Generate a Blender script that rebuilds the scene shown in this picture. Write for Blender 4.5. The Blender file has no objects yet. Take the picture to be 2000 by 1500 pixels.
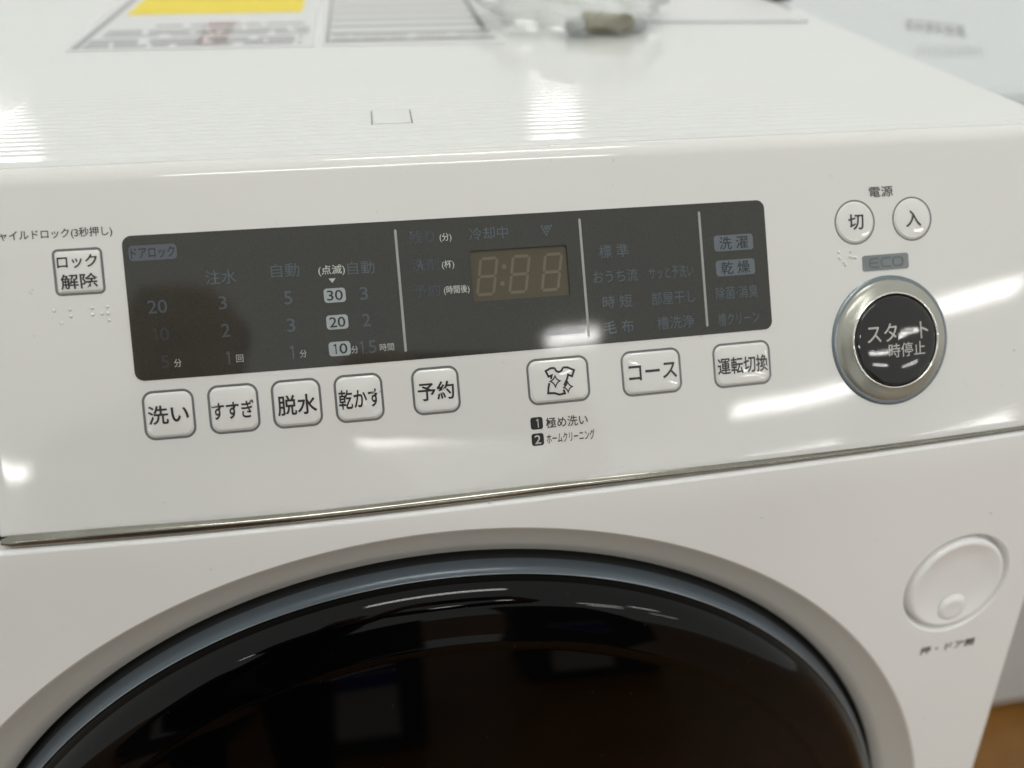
import bpy, bmesh, math, random
from mathutils import Vector, Matrix
from mathutils.geometry import delaunay_2d_cdt
import mathutils.noise as mnoise
random.seed(4)
SC = bpy.context.scene
COL = SC.collection
PI = math.pi

# ------------------------------------------------------------------ camera
cam_d = bpy.data.cameras.new("camera"); cam = bpy.data.objects.new("camera", cam_d); COL.objects.link(cam)
RX = Vector((0.98618, -0.16515, 0.01329)); RY = Vector((-0.08698, -0.58428, -0.80688)); RZ = Vector((0.14102, 0.79457, -0.59057))
CAM = Vector((-0.01288, -0.23447, 1.03136))
mw = Matrix((( RX.x, -RY.x, -RZ.x, CAM.x), (RX.y, -RY.y, -RZ.y, CAM.y), (RX.z, -RY.z, -RZ.z, CAM.z), (0, 0, 0, 1)))
cam.matrix_world = mw
cam_d.sensor_width = 36.0; cam_d.lens = 36.0 * 1502.64 / 2000
cam_d.clip_start = 0.01; cam_d.clip_end = 100
cam_d.dof.use_dof = True; cam_d.dof.focus_distance = 0.318; cam_d.dof.aperture_fstop = 4.0
SC.camera = cam

# ------------------------------------------------------------------ indoor ambient light (a bright store)
w = bpy.data.worlds.new("World"); SC.world = w; w.use_nodes = True
bg = w.node_tree.nodes['Background']; bg.inputs[0].default_value = (0.985, 1.0, 0.965, 1); bg.inputs[1].default_value = 0.73
SC.view_settings.view_transform = 'Standard'; SC.view_settings.look = 'None'; SC.view_settings.exposure = 0.0
SC.cycles.use_denoising = True
SC.cycles.max_bounces = 8; SC.cycles.sample_clamp_indirect = 6.0
try: SC.cycles.denoiser = 'OPENIMAGEDENOISE'
except Exception: pass

# ------------------------------------------------------------------ materials
def s2l(c): c = c / 255.0; return c / 12.92 if c <= 0.04045 else ((c + 0.055) / 1.055) ** 2.4
def rgb(r, g, b): return (s2l(r), s2l(g), s2l(b), 1)
def mat(name, col, rough=0.4, metal=0.0, spec=0.5, coat=0.0, noise=None, bump=None, trans=0.0, ior=1.5, emit=None, estr=0):
    m = bpy.data.materials.new(name); m.use_nodes = True
    nt = m.node_tree; b = nt.nodes['Principled BSDF']
    b.inputs['Base Color'].default_value = col; b.inputs['Roughness'].default_value = rough
    b.inputs['Metallic'].default_value = metal; b.inputs['Specular IOR Level'].default_value = spec
    b.inputs['Coat Weight'].default_value = coat; b.inputs['Coat Roughness'].default_value = 0.02
    b.inputs['Transmission Weight'].default_value = trans; b.inputs['IOR'].default_value = ior
    if emit: b.inputs['Emission Color'].default_value = emit; b.inputs['Emission Strength'].default_value = estr
    if noise:      # (scale, amount, detail): fine tone variation
        tc = nt.nodes.new('ShaderNodeTexCoord'); n = nt.nodes.new('ShaderNodeTexNoise'); n.inputs['Scale'].default_value = noise[0]; n.inputs['Detail'].default_value = noise[2]
        r = nt.nodes.new('ShaderNodeMapRange'); r.inputs[1].default_value = 0.3; r.inputs[2].default_value = 0.7
        r.inputs[3].default_value = 1 - noise[1]; r.inputs[4].default_value = 1 + noise[1]
        mx = nt.nodes.new('ShaderNodeMix'); mx.data_type = 'RGBA'; mx.blend_type = 'MULTIPLY'; mx.inputs[0].default_value = 1; mx.inputs[6].default_value = col
        nt.links.new(tc.outputs['Object'], n.inputs['Vector']); nt.links.new(n.outputs['Fac'], r.inputs[0]); nt.links.new(r.outputs[0], mx.inputs[7]); nt.links.new(mx.outputs[2], b.inputs['Base Color'])
    if bump:       # list of (scale, distance, detail)
        tc = nt.nodes.new('ShaderNodeTexCoord'); prev = None
        for sc, dist, det in bump:
            n = nt.nodes.new('ShaderNodeTexNoise'); n.inputs['Scale'].default_value = sc; n.inputs['Detail'].default_value = det
            bp = nt.nodes.new('ShaderNodeBump'); bp.inputs['Distance'].default_value = dist; bp.inputs['Strength'].default_value = 1
            nt.links.new(tc.outputs['Object'], n.inputs['Vector']); nt.links.new(n.outputs['Fac'], bp.inputs['Height'])
            if prev: nt.links.new(prev.outputs[0], bp.inputs['Normal'])
            prev = bp
        nt.links.new(prev.outputs[0], b.inputs['Normal'])
    return m
def dusty(m, scale=260, thr=0.80, amount=0.35, col=(0.25, 0.22, 0.18, 1)):
    """sparse dust specks and hairs lying on a surface"""
    nt = m.node_tree; b = nt.nodes['Principled BSDF']
    tc = nt.nodes.new('ShaderNodeTexCoord'); v = nt.nodes.new('ShaderNodeTexVoronoi'); v.inputs['Scale'].default_value = scale
    n = nt.nodes.new('ShaderNodeTexNoise'); n.inputs['Scale'].default_value = scale * 0.9; n.inputs['Detail'].default_value = 3
    ad = nt.nodes.new('ShaderNodeVectorMath'); ad.operation = 'MULTIPLY_ADD'; ad.inputs[1].default_value = (0.006,) * 3
    nt.links.new(n.outputs['Color'], ad.inputs[0]); nt.links.new(tc.outputs['Object'], ad.inputs[2]); nt.links.new(ad.outputs[0], v.inputs['Vector'])
    r = nt.nodes.new('ShaderNodeMapRange'); r.inputs[1].default_value = 0.10; r.inputs[2].default_value = 0.05; r.inputs[3].default_value = 0; r.inputs[4].default_value = 1
    nt.links.new(v.outputs['Distance'], r.inputs[0])
    sep = nt.nodes.new('ShaderNodeSeparateColor'); nt.links.new(v.outputs['Color'], sep.inputs[0])
    g = nt.nodes.new('ShaderNodeMath'); g.operation = 'GREATER_THAN'; g.inputs[1].default_value = thr; nt.links.new(sep.outputs[0], g.inputs[0])
    mu = nt.nodes.new('ShaderNodeMath'); mu.operation = 'MULTIPLY'; nt.links.new(r.outputs[0], mu.inputs[0]); nt.links.new(g.outputs[0], mu.inputs[1])
    m2 = nt.nodes.new('ShaderNodeMath'); m2.operation = 'MULTIPLY'; m2.inputs[1].default_value = amount; nt.links.new(mu.outputs[0], m2.inputs[0])
    mx = nt.nodes.new('ShaderNodeMix'); mx.data_type = 'RGBA'; nt.links.new(m2.outputs[0], mx.inputs[0]); mx.inputs[7].default_value = col
    src = b.inputs['Base Color']
    if src.links: nt.links.new(src.links[0].from_socket, mx.inputs[6])
    else: mx.inputs[6].default_value = src.default_value
    nt.links.new(mx.outputs[2], src)
    return m

M = {}
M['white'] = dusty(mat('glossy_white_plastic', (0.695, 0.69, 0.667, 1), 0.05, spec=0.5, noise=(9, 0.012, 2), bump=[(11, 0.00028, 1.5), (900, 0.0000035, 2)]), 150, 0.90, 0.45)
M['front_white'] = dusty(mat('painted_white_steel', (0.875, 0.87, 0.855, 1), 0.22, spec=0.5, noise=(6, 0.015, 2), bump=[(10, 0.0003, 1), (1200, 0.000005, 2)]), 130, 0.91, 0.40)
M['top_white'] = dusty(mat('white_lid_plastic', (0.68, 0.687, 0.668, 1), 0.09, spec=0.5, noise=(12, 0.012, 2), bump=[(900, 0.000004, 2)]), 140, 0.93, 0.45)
M['cap'] = mat('white_button_plastic', (0.72, 0.715, 0.69, 1), 0.04, spec=0.5)
M['outline'] = mat('grey_button_outline', rgb(104, 107, 107), 0.15, spec=0.5)
M['ink'] = mat('dark_grey_ink', rgb(58, 57, 56), 0.3)
M['black_ink'] = mat('black_ink', rgb(36, 36, 35), 0.3)
M['display'] = dusty(mat('smoked_black_display', (0.037, 0.0365, 0.031, 1), 0.05, spec=0.5, noise=(2200, 0.24, 2), bump=[(16, 0.00010, 1)]), 240, 0.93, 0.22, (0.35, 0.34, 0.30, 1))
M['ghost'] = mat('unlit_indicator_text', rgb(76, 86, 93), 0.12, spec=0.5)
M['ghost_dim'] = mat('faint_unlit_indicator_text', rgb(62, 69, 78), 0.12, spec=0.5)
M['ghost_mid'] = mat('dull_unlit_indicator_text', rgb(60, 66, 69), 0.12)
M['pale'] = mat('pale_print', rgb(180, 184, 178), 0.3)
M['pale_dim'] = mat('dim_pale_print', rgb(160, 162, 155), 0.3)
M['badge'] = mat('grey_badge', rgb(94, 102, 108), 0.15)
M['badge_dim'] = mat('dark_grey_badge', rgb(84, 88, 95), 0.15)
M['badge_bright'] = mat('light_grey_badge', rgb(156, 163, 164), 0.15)
M['badge_text'] = mat('dark_badge_text', rgb(44, 45, 45), 0.15)
M['divider'] = mat('pale_divider', rgb(150, 153, 149), 0.25)
M['lcd'] = mat('olive_brown_display_glass', rgb(76, 69, 51), 0.10, noise=(3000, 0.12, 2))
M['segment'] = mat('unlit_segment', rgb(100, 93, 75), 0.15)
M['lcd_wall'] = mat('black_recess', (0.01, 0.01, 0.009, 1), 0.4)
M['lens'] = mat('grey_lens', rgb(76, 80, 88), 0.1)
M['chrome'] = mat('smoky_chrome_trim', (0.27, 0.262, 0.225, 1), 0.17, metal=0.92, noise=(30, 0.22, 3))
M['ring_metal'] = mat('brushed_metal_ring', (0.36, 0.36, 0.315, 1), 0.28, metal=0.5, bump=[(60, 0.0006, 2)])
M['ring_bevel'] = mat('polished_bevel', (0.75, 0.75, 0.70, 1), 0.06, metal=1.0)
M['ring_rim'] = mat('blue_grey_rim', rgb(122, 130, 134), 0.25, metal=0.6)
M['start_cap'] = mat('glossy_black_button', (0.016, 0.0155, 0.014, 1), 0.04, spec=0.45, bump=[(70, 0.00010, 1)])
M['start_text'] = mat('silver_print', rgb(176, 174, 168), 0.3)
M['eco'] = mat('grey_eco_plate', rgb(112, 119, 120), 0.2, coat=0.4)
M['eco_text'] = mat('dark_eco_text', rgb(74, 80, 83), 0.3)
M['gap'] = mat('dark_gap', (0.012, 0.012, 0.012, 1), 0.6)
M['bezel'] = mat('warm_grey_door_surround', (0.66, 0.645, 0.60, 1), 0.34, spec=0.5, noise=(5, 0.02, 2))
M['door_ring'] = mat('blue_grey_door_ring', (0.085, 0.105, 0.125, 1), 0.30, metal=0.35, spec=0.5)
M['door_edge'] = mat('light_door_ring_edge', rgb(150, 156, 158), 0.2, metal=0.5)
M['door_glass'] = dusty(mat('smoked_black_door_glass', (0.0008, 0.0007, 0.0008, 1), 0.04, spec=0.22), 200, 0.93, 0.10, (0.3, 0.3, 0.3, 1))
M['blue_card'] = mat('blue_card', (0.03, 0.08, 0.35, 1), 0.4)
M['carton'] = mat('dark_grey_carton', (0.06, 0.06, 0.065, 1), 0.7)
M['dark_cloth'] = mat('dark_shelf_paint', (0.03, 0.03, 0.032, 1), 0.5)
M['floor'] = mat('brown_floor', (0.24, 0.108, 0.022, 1), 0.40, noise=(9, 0.14, 5))
M['paper'] = mat('white_paper', (0.64, 0.645, 0.64, 1), 0.5)
M['print_grey'] = mat('grey_print', (0.33, 0.335, 0.335, 1), 0.5)
M['label_grey'] = mat('pale_grey_print', (0.48, 0.50, 0.51, 1), 0.4)
M['print_dark'] = mat('dark_print', (0.29, 0.295, 0.295, 1), 0.5)
M['yellow'] = mat('yellow_print', (0.75, 0.60, 0.01, 1), 0.45)
M['pink'] = mat('pink_print', (0.62, 0.46, 0.44, 1), 0.5)
M['bag'] = mat('clear_bag_plastic', (0.92, 0.94, 0.92, 1), 0.30, trans=0.85, ior=1.05)
M['brown_part'] = mat('brown_fitting_plastic', (0.30, 0.265, 0.18, 1), 0.5)
M['black_plastic'] = mat('black_plastic', (0.02, 0.02, 0.02, 1), 0.4)
M['neighbour'] = mat('cool_white_appliance_plastic', (0.545, 0.58, 0.585, 1), 0.22, noise=(4, 0.02, 2))
M['tube'] = mat('lamp_tube', (0.9, 0.9, 0.9, 1), 0.4, emit=(1.0, 0.99, 0.95, 1), estr=24)
M['housing'] = mat('white_lamp_housing', (0.75, 0.75, 0.75, 1), 0.5)

# ------------------------------------------------------------------ helpers
def link(name, me, m, parent=None, smooth=True):
    if smooth and len(me.polygons): me.polygons.foreach_set('use_smooth', [True] * len(me.polygons))
    if m and not me.materials: me.materials.append(m)
    o = bpy.data.objects.new(name, me); COL.objects.link(o)
    if parent: o.parent = parent
    return o
def pydata(name, vs, fs, m, parent=None, smooth=True):
    me = bpy.data.meshes.new(name); me.from_pydata([tuple(v) for v in vs], [], fs); me.update()
    return link(name, me, m, parent, smooth)
def thing(name, label, cat, loc=(0, 0, 0), group=None):
    o = bpy.data.objects.new(name, None); COL.objects.link(o); o.location = loc; o.empty_display_size = 0.05
    o['label'] = label; o['category'] = cat
    if group: o['group'] = group
    return o
def grid_mesh(name, pts, m, parent=None, close_u=False, skip=None, smooth=True):
    """pts[row][col]"""
    R_, C_ = len(pts), len(pts[0]); vs = [p for r in pts for p in r]; fs = []
    for i in range(R_ - 1):
        for j in range(C_ if close_u else C_ - 1):
            if skip and skip(i, j): continue
            j2 = (j + 1) % C_; fs.append((i * C_ + j, i * C_ + j2, (i + 1) * C_ + j2, (i + 1) * C_ + j))
    return pydata(name, vs, fs, m, parent, smooth)
def box(name, c, s, m, parent=None, bev=0.0, rot=None, seg=2):
    bm = bmesh.new(); bmesh.ops.create_cube(bm, size=1)
    bmesh.ops.scale(bm, vec=s, verts=bm.verts)
    if bev: bmesh.ops.bevel(bm, geom=bm.edges[:], offset=bev, segments=seg, affect='EDGES', profile=0.5)
    if rot: bmesh.ops.rotate(bm, cent=(0, 0, 0), matrix=rot, verts=bm.verts)
    bmesh.ops.translate(bm, vec=c, verts=bm.verts)
    me = bpy.data.meshes.new(name); bm.to_mesh(me); bm.free()
    return link(name, me, m, parent, smooth=False)

# machine geometry frame: origin at the middle of the crease between control panel and front
A_P = 0.566378; A_F = 0.218713; BOW = 0.008145; HW = 0.29946; VT = 0.14406; Z0 = 0.80
UP = Vector((0, math.sin(A_P), math.cos(A_P))); NP = Vector((0, -math.cos(A_P), math.sin(A_P)))
UF = Vector((0, math.sin(A_F), math.cos(A_F))); NF = Vector((0, -math.cos(A_F), math.sin(A_F)))
def bowx(u): return BOW * (1 - (u / HW) ** 2) if abs(u) < HW * 1.06 else BOW * (1 - 1.06 ** 2)
def P(u, v, h=0.0):   # control panel surface
    k = bowx(u) * min(1.2, max(0.0, 1 - v / VT))
    return Vector((u, 0, Z0)) + UP * v + NP * h + Vector((0, -k, 0))
def F(u, v, h=0.0):   # front (door) surface
    return Vector((u, 0, Z0)) + UF * v + NF * h + Vector((0, -bowx(u), 0))
def rrect(cx, cy, w_, h_, r, n=6):
    out = []
    for qx, qy, a0 in ((1, 1, 0), (-1, 1, 90), (-1, -1, 180), (1, -1, 270)):
        for k in range(n + 1):
            a = math.radians(a0 + 90 * k / n); out.append((cx + qx * (w_ / 2 - r) + r * math.cos(a), cy + qy * (h_ / 2 - r) + r * math.sin(a)))
    return out
def inside(p, L):
    x, y = p; c = False; n = len(L)
    for i in range(n):
        x1, y1 = L[i]; x2, y2 = L[(i + 1) % n]
        if (y1 > y) != (y2 > y) and x < (x2 - x1) * (y - y1) / (y2 - y1) + x1: c = not c
    return c
def dens(L, st):
    out = []
    for i in range(len(L)):
        a = L[i]; b = L[(i + 1) % len(L)]; d = math.hypot(b[0] - a[0], b[1] - a[1]); n = max(1, int(d / st))
        out += [(a[0] + (b[0] - a[0]) * k / n, a[1] + (b[1] - a[1]) * k / n) for k in range(n)]
    return out
def sheet(name, loop, m, parent, h=0.0001, step=0.006, holes=(), fn=P, thick=0.0, hf=None):
    """a flat outline triangulated with inner points so that it follows the curved surface"""
    L = dens(loop, step); H = [dens(q, step) for q in holes]
    pts = list(L); edges = [(i, (i + 1) % len(L)) for i in range(len(L))]
    for q in H:
        b0 = len(pts); pts += q; edges += [(b0 + i, b0 + (i + 1) % len(q)) for i in range(len(q))]
    x0 = min(p[0] for p in L); x1 = max(p[0] for p in L); y0 = min(p[1] for p in L); y1 = max(p[1] for p in L)
    ny = int((y1 - y0) / step); nx = int((x1 - x0) / step)
    for i in range(1, nx):
        for j in range(1, ny):
            p = (x0 + (x1 - x0) * i / nx, y0 + (y1 - y0) * j / ny)
            if inside(p, L) and not any(inside(p, q) for q in H) and min(math.hypot(p[0] - e[0], p[1] - e[1]) for e in pts[:len(L) + sum(map(len, H))]) > step * 0.4: pts.append(p)
    vs, es, fs, *_ = delaunay_2d_cdt([Vector(p) for p in pts], edges, [], 0, 1e-7)
    keep = []
    for f in fs:
        c = (sum(vs[i].x for i in f) / len(f), sum(vs[i].y for i in f) / len(f))
        if inside(c, L) and not any(inside(c, q) for q in H): keep.append(list(f))
    hh = hf or (lambda x, y: h)
    V = [fn(v.x, v.y, hh(v.x, v.y)) for v in vs]
    if thick:
        for lp in [L] + H:
            b0 = len(V); n = len(lp)
            V += [fn(x, y, hh(x, y)) for x, y in lp] + [fn(x, y, hh(x, y) - thick) for x, y in lp]
            keep += [(b0 + i, b0 + (i + 1) % n, b0 + n + (i + 1) % n, b0 + n + i) for i in range(n)]
    return pydata(name, V, keep, m, parent)
# lettering: glyph outlines fitted to a measured width and height, laid on a surface
_fc = bpy.data.curves.new('lettering_source', 'FONT'); _fo = bpy.data.objects.new('lettering_source', _fc); COL.objects.link(_fo)
def lettering(text, cx, cy, w_, h_, m, parent, h=0.00012, fn=P, weight=0.006, name='lettering', rot=0.0, hf=None):
    _fc.body = text; _fc.offset = weight; _fc.resolution_u = 4
    dg = bpy.context.evaluated_depsgraph_get(); dg.update()
    me = bpy.data.meshes.new_from_object(_fo.evaluated_get(dg))
    xs = [v.co.x for v in me.vertices]; ys = [v.co.y for v in me.vertices]
    x0, x1, y0, y1 = min(xs), max(xs), min(ys), max(ys)
    sx = w_ / (x1 - x0); sy = h_ / (y1 - y0) if h_ else sx
    ca, sa = math.cos(rot), math.sin(rot)
    for v in me.vertices:
        x = (v.co.x - (x0 + x1) / 2) * sx; y = (v.co.y - (y0 + y1) / 2) * sy
        x, y = cx + x * ca - y * sa, cy + x * sa + y * ca
        v.co = fn(x, y, hf(x, y) if hf else h)
    me.materials.clear()
    return link(name, me, m, parent, smooth=False)
def numeral_one(cx, cy, w_, h_, m, parent, h=0.0002, fn=P, hf=None):
    s = h_ * .115; x1 = w_ / 2
    pts = [(x1, -h_ / 2), (x1, h_ / 2), (x1 - s * .9, h_ / 2), (x1 - h_ * .30, h_ * .33), (x1 - h_ * .24, h_ * .245), (x1 - s, h_ * .345), (x1 - s, -h_ / 2)]
    g = hf or (lambda x, y: h)
    return pydata('lettering', [fn(cx + x, cy + y, g(cx + x, cy + y)) for x, y in pts], [(0, 1, 2, 5, 6), (2, 3, 4, 5)], m, parent, False)
def figures(text, cx, cy, w_, h_, m, parent, h=0.0002, weight=0.0):
    if text == '1': numeral_one(cx - w_ * .1, cy, w_, h_, m, parent, h)
    elif text == '10':
        numeral_one(cx - w_ * .32, cy, w_ * .22, h_, m, parent, h); lettering('0', cx + w_ * .24, cy, w_ * .52, h_, m, parent, h, weight=weight)
    elif text == '1.5':
        numeral_one(cx - w_ * .36, cy, w_ * .16, h_, m, parent, h); lettering('.', cx - w_ * .13, cy - h_ * .44, w_ * .09, h_ * .11, m, parent, h, weight=weight)
        lettering('5', cx + w_ * .26, cy, w_ * .46, h_, m, parent, h, weight=weight)
    else: lettering(text, cx, cy, w_, h_, m, parent, h, weight=weight)
def ribbon(pts, hwid, closed=False):
    """outline quads for a stroke through 2D points -> list of 4-corner polygons sharing mitred joints"""
    n = len(pts); L = []; R_ = []
    for i in range(n):
        a = Vector(pts[i - 1]) if (i > 0 or closed) else Vector(pts[i]); b = Vector(pts[(i + 1) % n]) if (i < n - 1 or closed) else Vector(pts[i])
        c = Vector(pts[i]); d1 = (c - a); d2 = (b - c)
        d1 = d1.normalized() if d1.length > 1e-9 else d2.normalized(); d2 = d2.normalized() if d2.length > 1e-9 else d1
        t = (d1 + d2).normalized(); nn = Vector((-t.y, t.x)); k = hwid / max(0.45, abs(nn.dot(Vector((-d1.y, d1.x)))))
        L.append(c + nn * k); R_.append(c - nn * k)
    return L, R_
# measured layout of the printed panel, millimetres on the panel surface
D={'texts': [('チャイルドロック(3秒押し)', -140.91, 119.53, 44.61, 4.19, 'ink'),
 ('電源', 206.19, 117.93, 11.76, 4.7, 'ink'),
 ('極め洗い', 54.47, 31.89, 18.12, 4.42, 'ink'),
 ('ホームクリーニング', 55.65, 25.48, 20.81, 4.22, 'ink'),
 ('注水', -79.86, 99.77, 11.68, 5.49, 'ghost'),
 ('20', -104.71, 90.03, 7.24, 5.05, 'ghost'),
 ('10', -104.54, 79.49, 6.49, 4.87, 'ghost_mid'),
 ('5', -103.77, 68.91, 3.06, 4.88, 'ghost_mid'),
 ('分', -99.1, 68.06, 2.88, 3.13, 'pale_dim'),
 ('3', -80.1, 89.86, 3.12, 5.1, 'ghost'),
 ('2', -79.92, 79.26, 3.32, 5.12, 'ghost'),
 ('1', -79.95, 68.58, 1.56, 5.13, 'ghost'),
 ('回', -75.56, 68.05, 2.75, 2.96, 'pale_dim'),
 ('自動', -55.02, 100.78, 11.14, 5.35, 'ghost'),
 ('5', -54.81, 90.08, 3.19, 5.16, 'ghost'),
 ('3', -54.65, 79.44, 3.19, 5.17, 'ghost'),
 ('1', -55.16, 68.88, 1.6, 5.18, 'ghost'),
 ('分', -50.89, 68.02, 2.81, 2.99, 'pale_dim'),
 ('(点滅)', -36.89, 99.63, 10.52, 4.19, 'pale'),
 ('自動', -25.18, 99.96, 10.83, 5.21, 'ghost'),
 ('3', -24.94, 89.81, 3.27, 5.02, 'ghost'),
 ('2', -24.86, 79.3, 3.28, 5.03, 'ghost'),
 ('1.5', -25.15, 68.66, 6.77, 5.04, 'ghost'),
 ('分', -30.54, 68.01, 2.86, 3.02, 'pale_dim'),
 ('時間', -17.63, 68.08, 5.78, 3.03, 'pale_dim'),
 ('残り', 0.2, 110.56, 10.44, 5.26, 'ghost_dim'),
 ('(分)', 10.01, 109.72, 4.85, 3.66, 'pale'),
 ('洗剤', 0.83, 99.53, 10.88, 5.07, 'ghost_dim'),
 ('(杯)', 10.1, 98.89, 5.06, 3.67, 'pale'),
 ('予約', 0.6, 89.3, 10.89, 5.08, 'ghost_dim'),
 ('(時間後)', 12.79, 88.67, 10.58, 3.68, 'pale'),
 ('冷却中', 28.01, 110.42, 16.28, 5.13, 'ghost'),
 ('標 準', 80.81, 100.04, 13.04, 5.48, 'ghost'),
 ('おうち流', 80.7, 89.69, 19.58, 5.28, 'ghost'),
 ('時 短', 80.64, 79.14, 12.84, 5.29, 'ghost'),
 ('毛 布', 80.41, 68.71, 13.08, 5.3, 'ghost'),
 ('サッと予洗い', 105.5, 89.71, 20.02, 5.13, 'ghost'),
 ('部屋干し', 105.61, 79.0, 19.82, 5.35, 'ghost'),
 ('槽洗浄', 105.79, 68.58, 16.85, 5.36, 'ghost'),
 ('除菌·消臭', 134.68, 79.09, 19.42, 5.43, 'ghost'),
 ('槽クリーン', 134.68, 67.93, 18.98, 5.45, 'ghost')],
 'badges': [('ドアロック', -104.41, 110.67, 17.87, 5.81, 1.54, 16.35, 4.26, 'badge_dim'),
 ('30', -36.5, 89.84, 8.61, 5.6, 1.32, 6.28, 4.0, 'badge_bright'),
 ('20', -36.45, 79.33, 8.62, 5.61, 1.32, 6.29, 4.01, 'badge_bright'),
 ('10', -36.45, 68.86, 8.63, 5.62, 1.32, 6.09, 4.01, 'badge_bright'),
 ('洗 濯', 134.78, 100.13, 17.93, 6.71, 1.32, 13.21, 5.41, 'badge'),
 ('乾 燥', 134.84, 89.61, 17.97, 6.72, 1.32, 13.24, 5.42, 'badge')],
 'notes': [('1', 41.51, 32.23, 5.24, 5.02, 1.1, 1.97, 3.56),
 ('2', 41.4, 25.6, 5.24, 5.02, 1.1, 2.62, 3.56)],
 'buttons': [('ロック/解除', -132.18, 105.09, 18.37, 17.64, [('ロック', -132.18, 108.84, 14.65, 4.98),
 ('解除', -132.08, 101.42, 13.56, 5.76)]),
 ('洗い', -104.26, 48.68, 19.38, 18.64, [('洗い', -104.35, 48.79, 15.35, 7.26)]),
 ('すすぎ', -79.63, 48.91, 19.98, 19.4, [('すすぎ', -79.86, 48.53, 16.26, 6.93)]),
 ('脱水', -55.19, 48.95, 19.81, 18.99, [('脱水', -55.04, 48.44, 15.41, 8.0)]),
 ('乾かす', -30.53, 48.98, 19.62, 18.57, [('乾かす', -30.24, 48.75, 16.77, 7.67)]),
 ('予約', 0.74, 49.27, 19.33, 18.62, [('予約', 0.69, 49.17, 14.92, 7.37)]),
 ('shirt', 52.35, 48.95, 26.65, 18.87, []),
 ('コース', 93.3, 48.73, 26.54, 19.26, [('コース', 93.66, 48.92, 21.51, 6.64)]),
 ('運転切換', 134.71, 48.38, 27.13, 19.26, [('運転切換', 134.86, 48.15, 23.56, 7.22)])],
 'power': [('切', 192.61, 105.28, 19.68, 19.39, 7.45, 6.91),
 ('入', 220.74, 105.17, 20.11, 19.46, 7.64, 7.47)],
 'start': [[206.51, 52.33, 57.8, 57.42], [207.38, 52.25, 40.83, 39.9], [207.36, 54.83, 30.09, 7.97], [207.87, 46.79, 24.8, 6.17], [206.46, 86.93, 22.73, 7.0], [206.88, 86.9, 16.68, 3.84]],
 'display': [-115.5, 117.33, 149.94, 117.46, 150.15, 62.24, -115.65, 62.21],
 'lcd': [19.58, 103.83, 60.64, 103.81, 60.32, 83.34, 19.31, 83.43],
 'digits': [[26.04, 93.26, 9.21, 15.82], [39.74, 93.28, 9.32, 15.92], [53.53, 93.25, 9.44, 16.03]],
 'colon': [33.43, 96.72, 32.17, 89.98],
 'dividers': [[-10.31, 114.08, -10.03, 65.66], [67.05, 114.15, 66.9, 65.75], [120.09, 114.16, 119.88, 65.42]],
 'pill': [49.47, 68.6, 65.38, 67.98],
 'arrow': [-36.99, 95.63, 2.63, 1.6],
 'grape': [50.58, 111.83, 52.09, 111.67, 53.3, 111.68, 54.54, 111.9, 51.09, 110.65, 52.46, 110.72, 53.83, 110.78, 51.6, 109.61, 52.98, 109.68, 52.27, 108.56],
 'braille': [-142.53, 91.01, -140.31, 86.18, -136.74, 91.09, -136.68, 88.48, -128.8, 91.09, -128.78, 88.61, -123.13, 91.18, -125.19, 88.83, -123.05, 88.69, -122.98, 86.13, 184.06, 92.8, 183.99, 90.57, 184.44, 89.95, 186.23, 88.33, 186.81, 87.1, 189.68, 92.65, 189.28, 90.44, 190.75, 90.11, 191.99, 89.88],
 'icon': [[50.9, 54.15, 51.3, 53.03, 52.46, 52.27, 53.81, 52.81, 54.53, 54.03], [50.9, 54.15, 49.18, 54.15, 46.96, 53.18, 48.02, 50.83, 49.39, 51.23, 48.95, 49.73], [48.09, 48.21, 47.57, 46.14, 47.31, 44.06, 49.83, 43.98, 52.05, 43.12, 54.46, 43.41, 53.98, 45.03], [54.53, 54.03, 56.44, 53.9, 59.18, 52.57, 58.12, 50.14, 56.41, 50.91, 55.89, 49.35, 54.35, 46.64], [50.78, 50.96, 51.05, 50.16, 51.48, 49.52, 52.05, 49.04, 52.77, 48.71, 52.03, 48.36, 51.43, 47.84, 50.97, 47.16, 50.64, 46.31, 50.34, 47.18, 49.88, 47.9, 49.26, 48.46, 48.49, 48.86, 49.28, 49.14, 49.93, 49.58, 50.43, 50.19, 50.78, 50.96], [55.88, 48.25, 56.17, 47.44, 56.59, 46.79, 57.13, 46.3, 57.8, 45.96, 57.14, 45.63, 56.6, 45.15, 56.19, 44.51, 55.91, 43.72, 55.65, 44.49, 55.27, 45.11, 54.77, 45.56, 54.13, 45.85, 54.76, 46.22, 55.26, 46.75, 55.63, 47.42, 55.88, 48.25]],
 'strip_bottom': [-170.08, 3.04, -124.18, 2.2, -75.52, 1.94, -24.74, 2.38, 28.41, 2.9, 84.32, 3.5, 143.44, 3.72, 206.39, 3.93, 273.95, 4.31],
 'strip_top': [-169.58, 7.88, -123.67, 7.49, -75.13, 6.12, -24.36, 6.64, 28.81, 7.47, 84.63, 7.13, 143.67, 6.59, 206.53, 5.99, 274.02, 5.99],
 'top_pts': {'sheet': [[-184.53, 273.61, 920.5], [-192.0, 432.04, 920.5], [-51.4, 272.03, 920.5], [-43.84, 271.22, 920.5], [65.11, 270.44, 920.5], [61.58, 409.63, 920.5], [-174.56, 392.16, 920.5], [-61.91, 385.37, 920.5], [71.69, 261.6, 920.5], [160.39, 263.22, 920.5], [123.28, 274.18, 920.5], [329.99, 385.91, 920.5], [333.94, 360.57, 920.5], [-15.65, 120.83, 920.5], [1.71, 118.67, 920.5], [-12.91, 138.08, 920.5], [1.11, 136.37, 920.5], [249.99, 135.63, 920.5], [249.38, 118.68, 920.5]]}, 'knobtext': [261.43, -123.25]}
mm = 0.001
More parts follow.
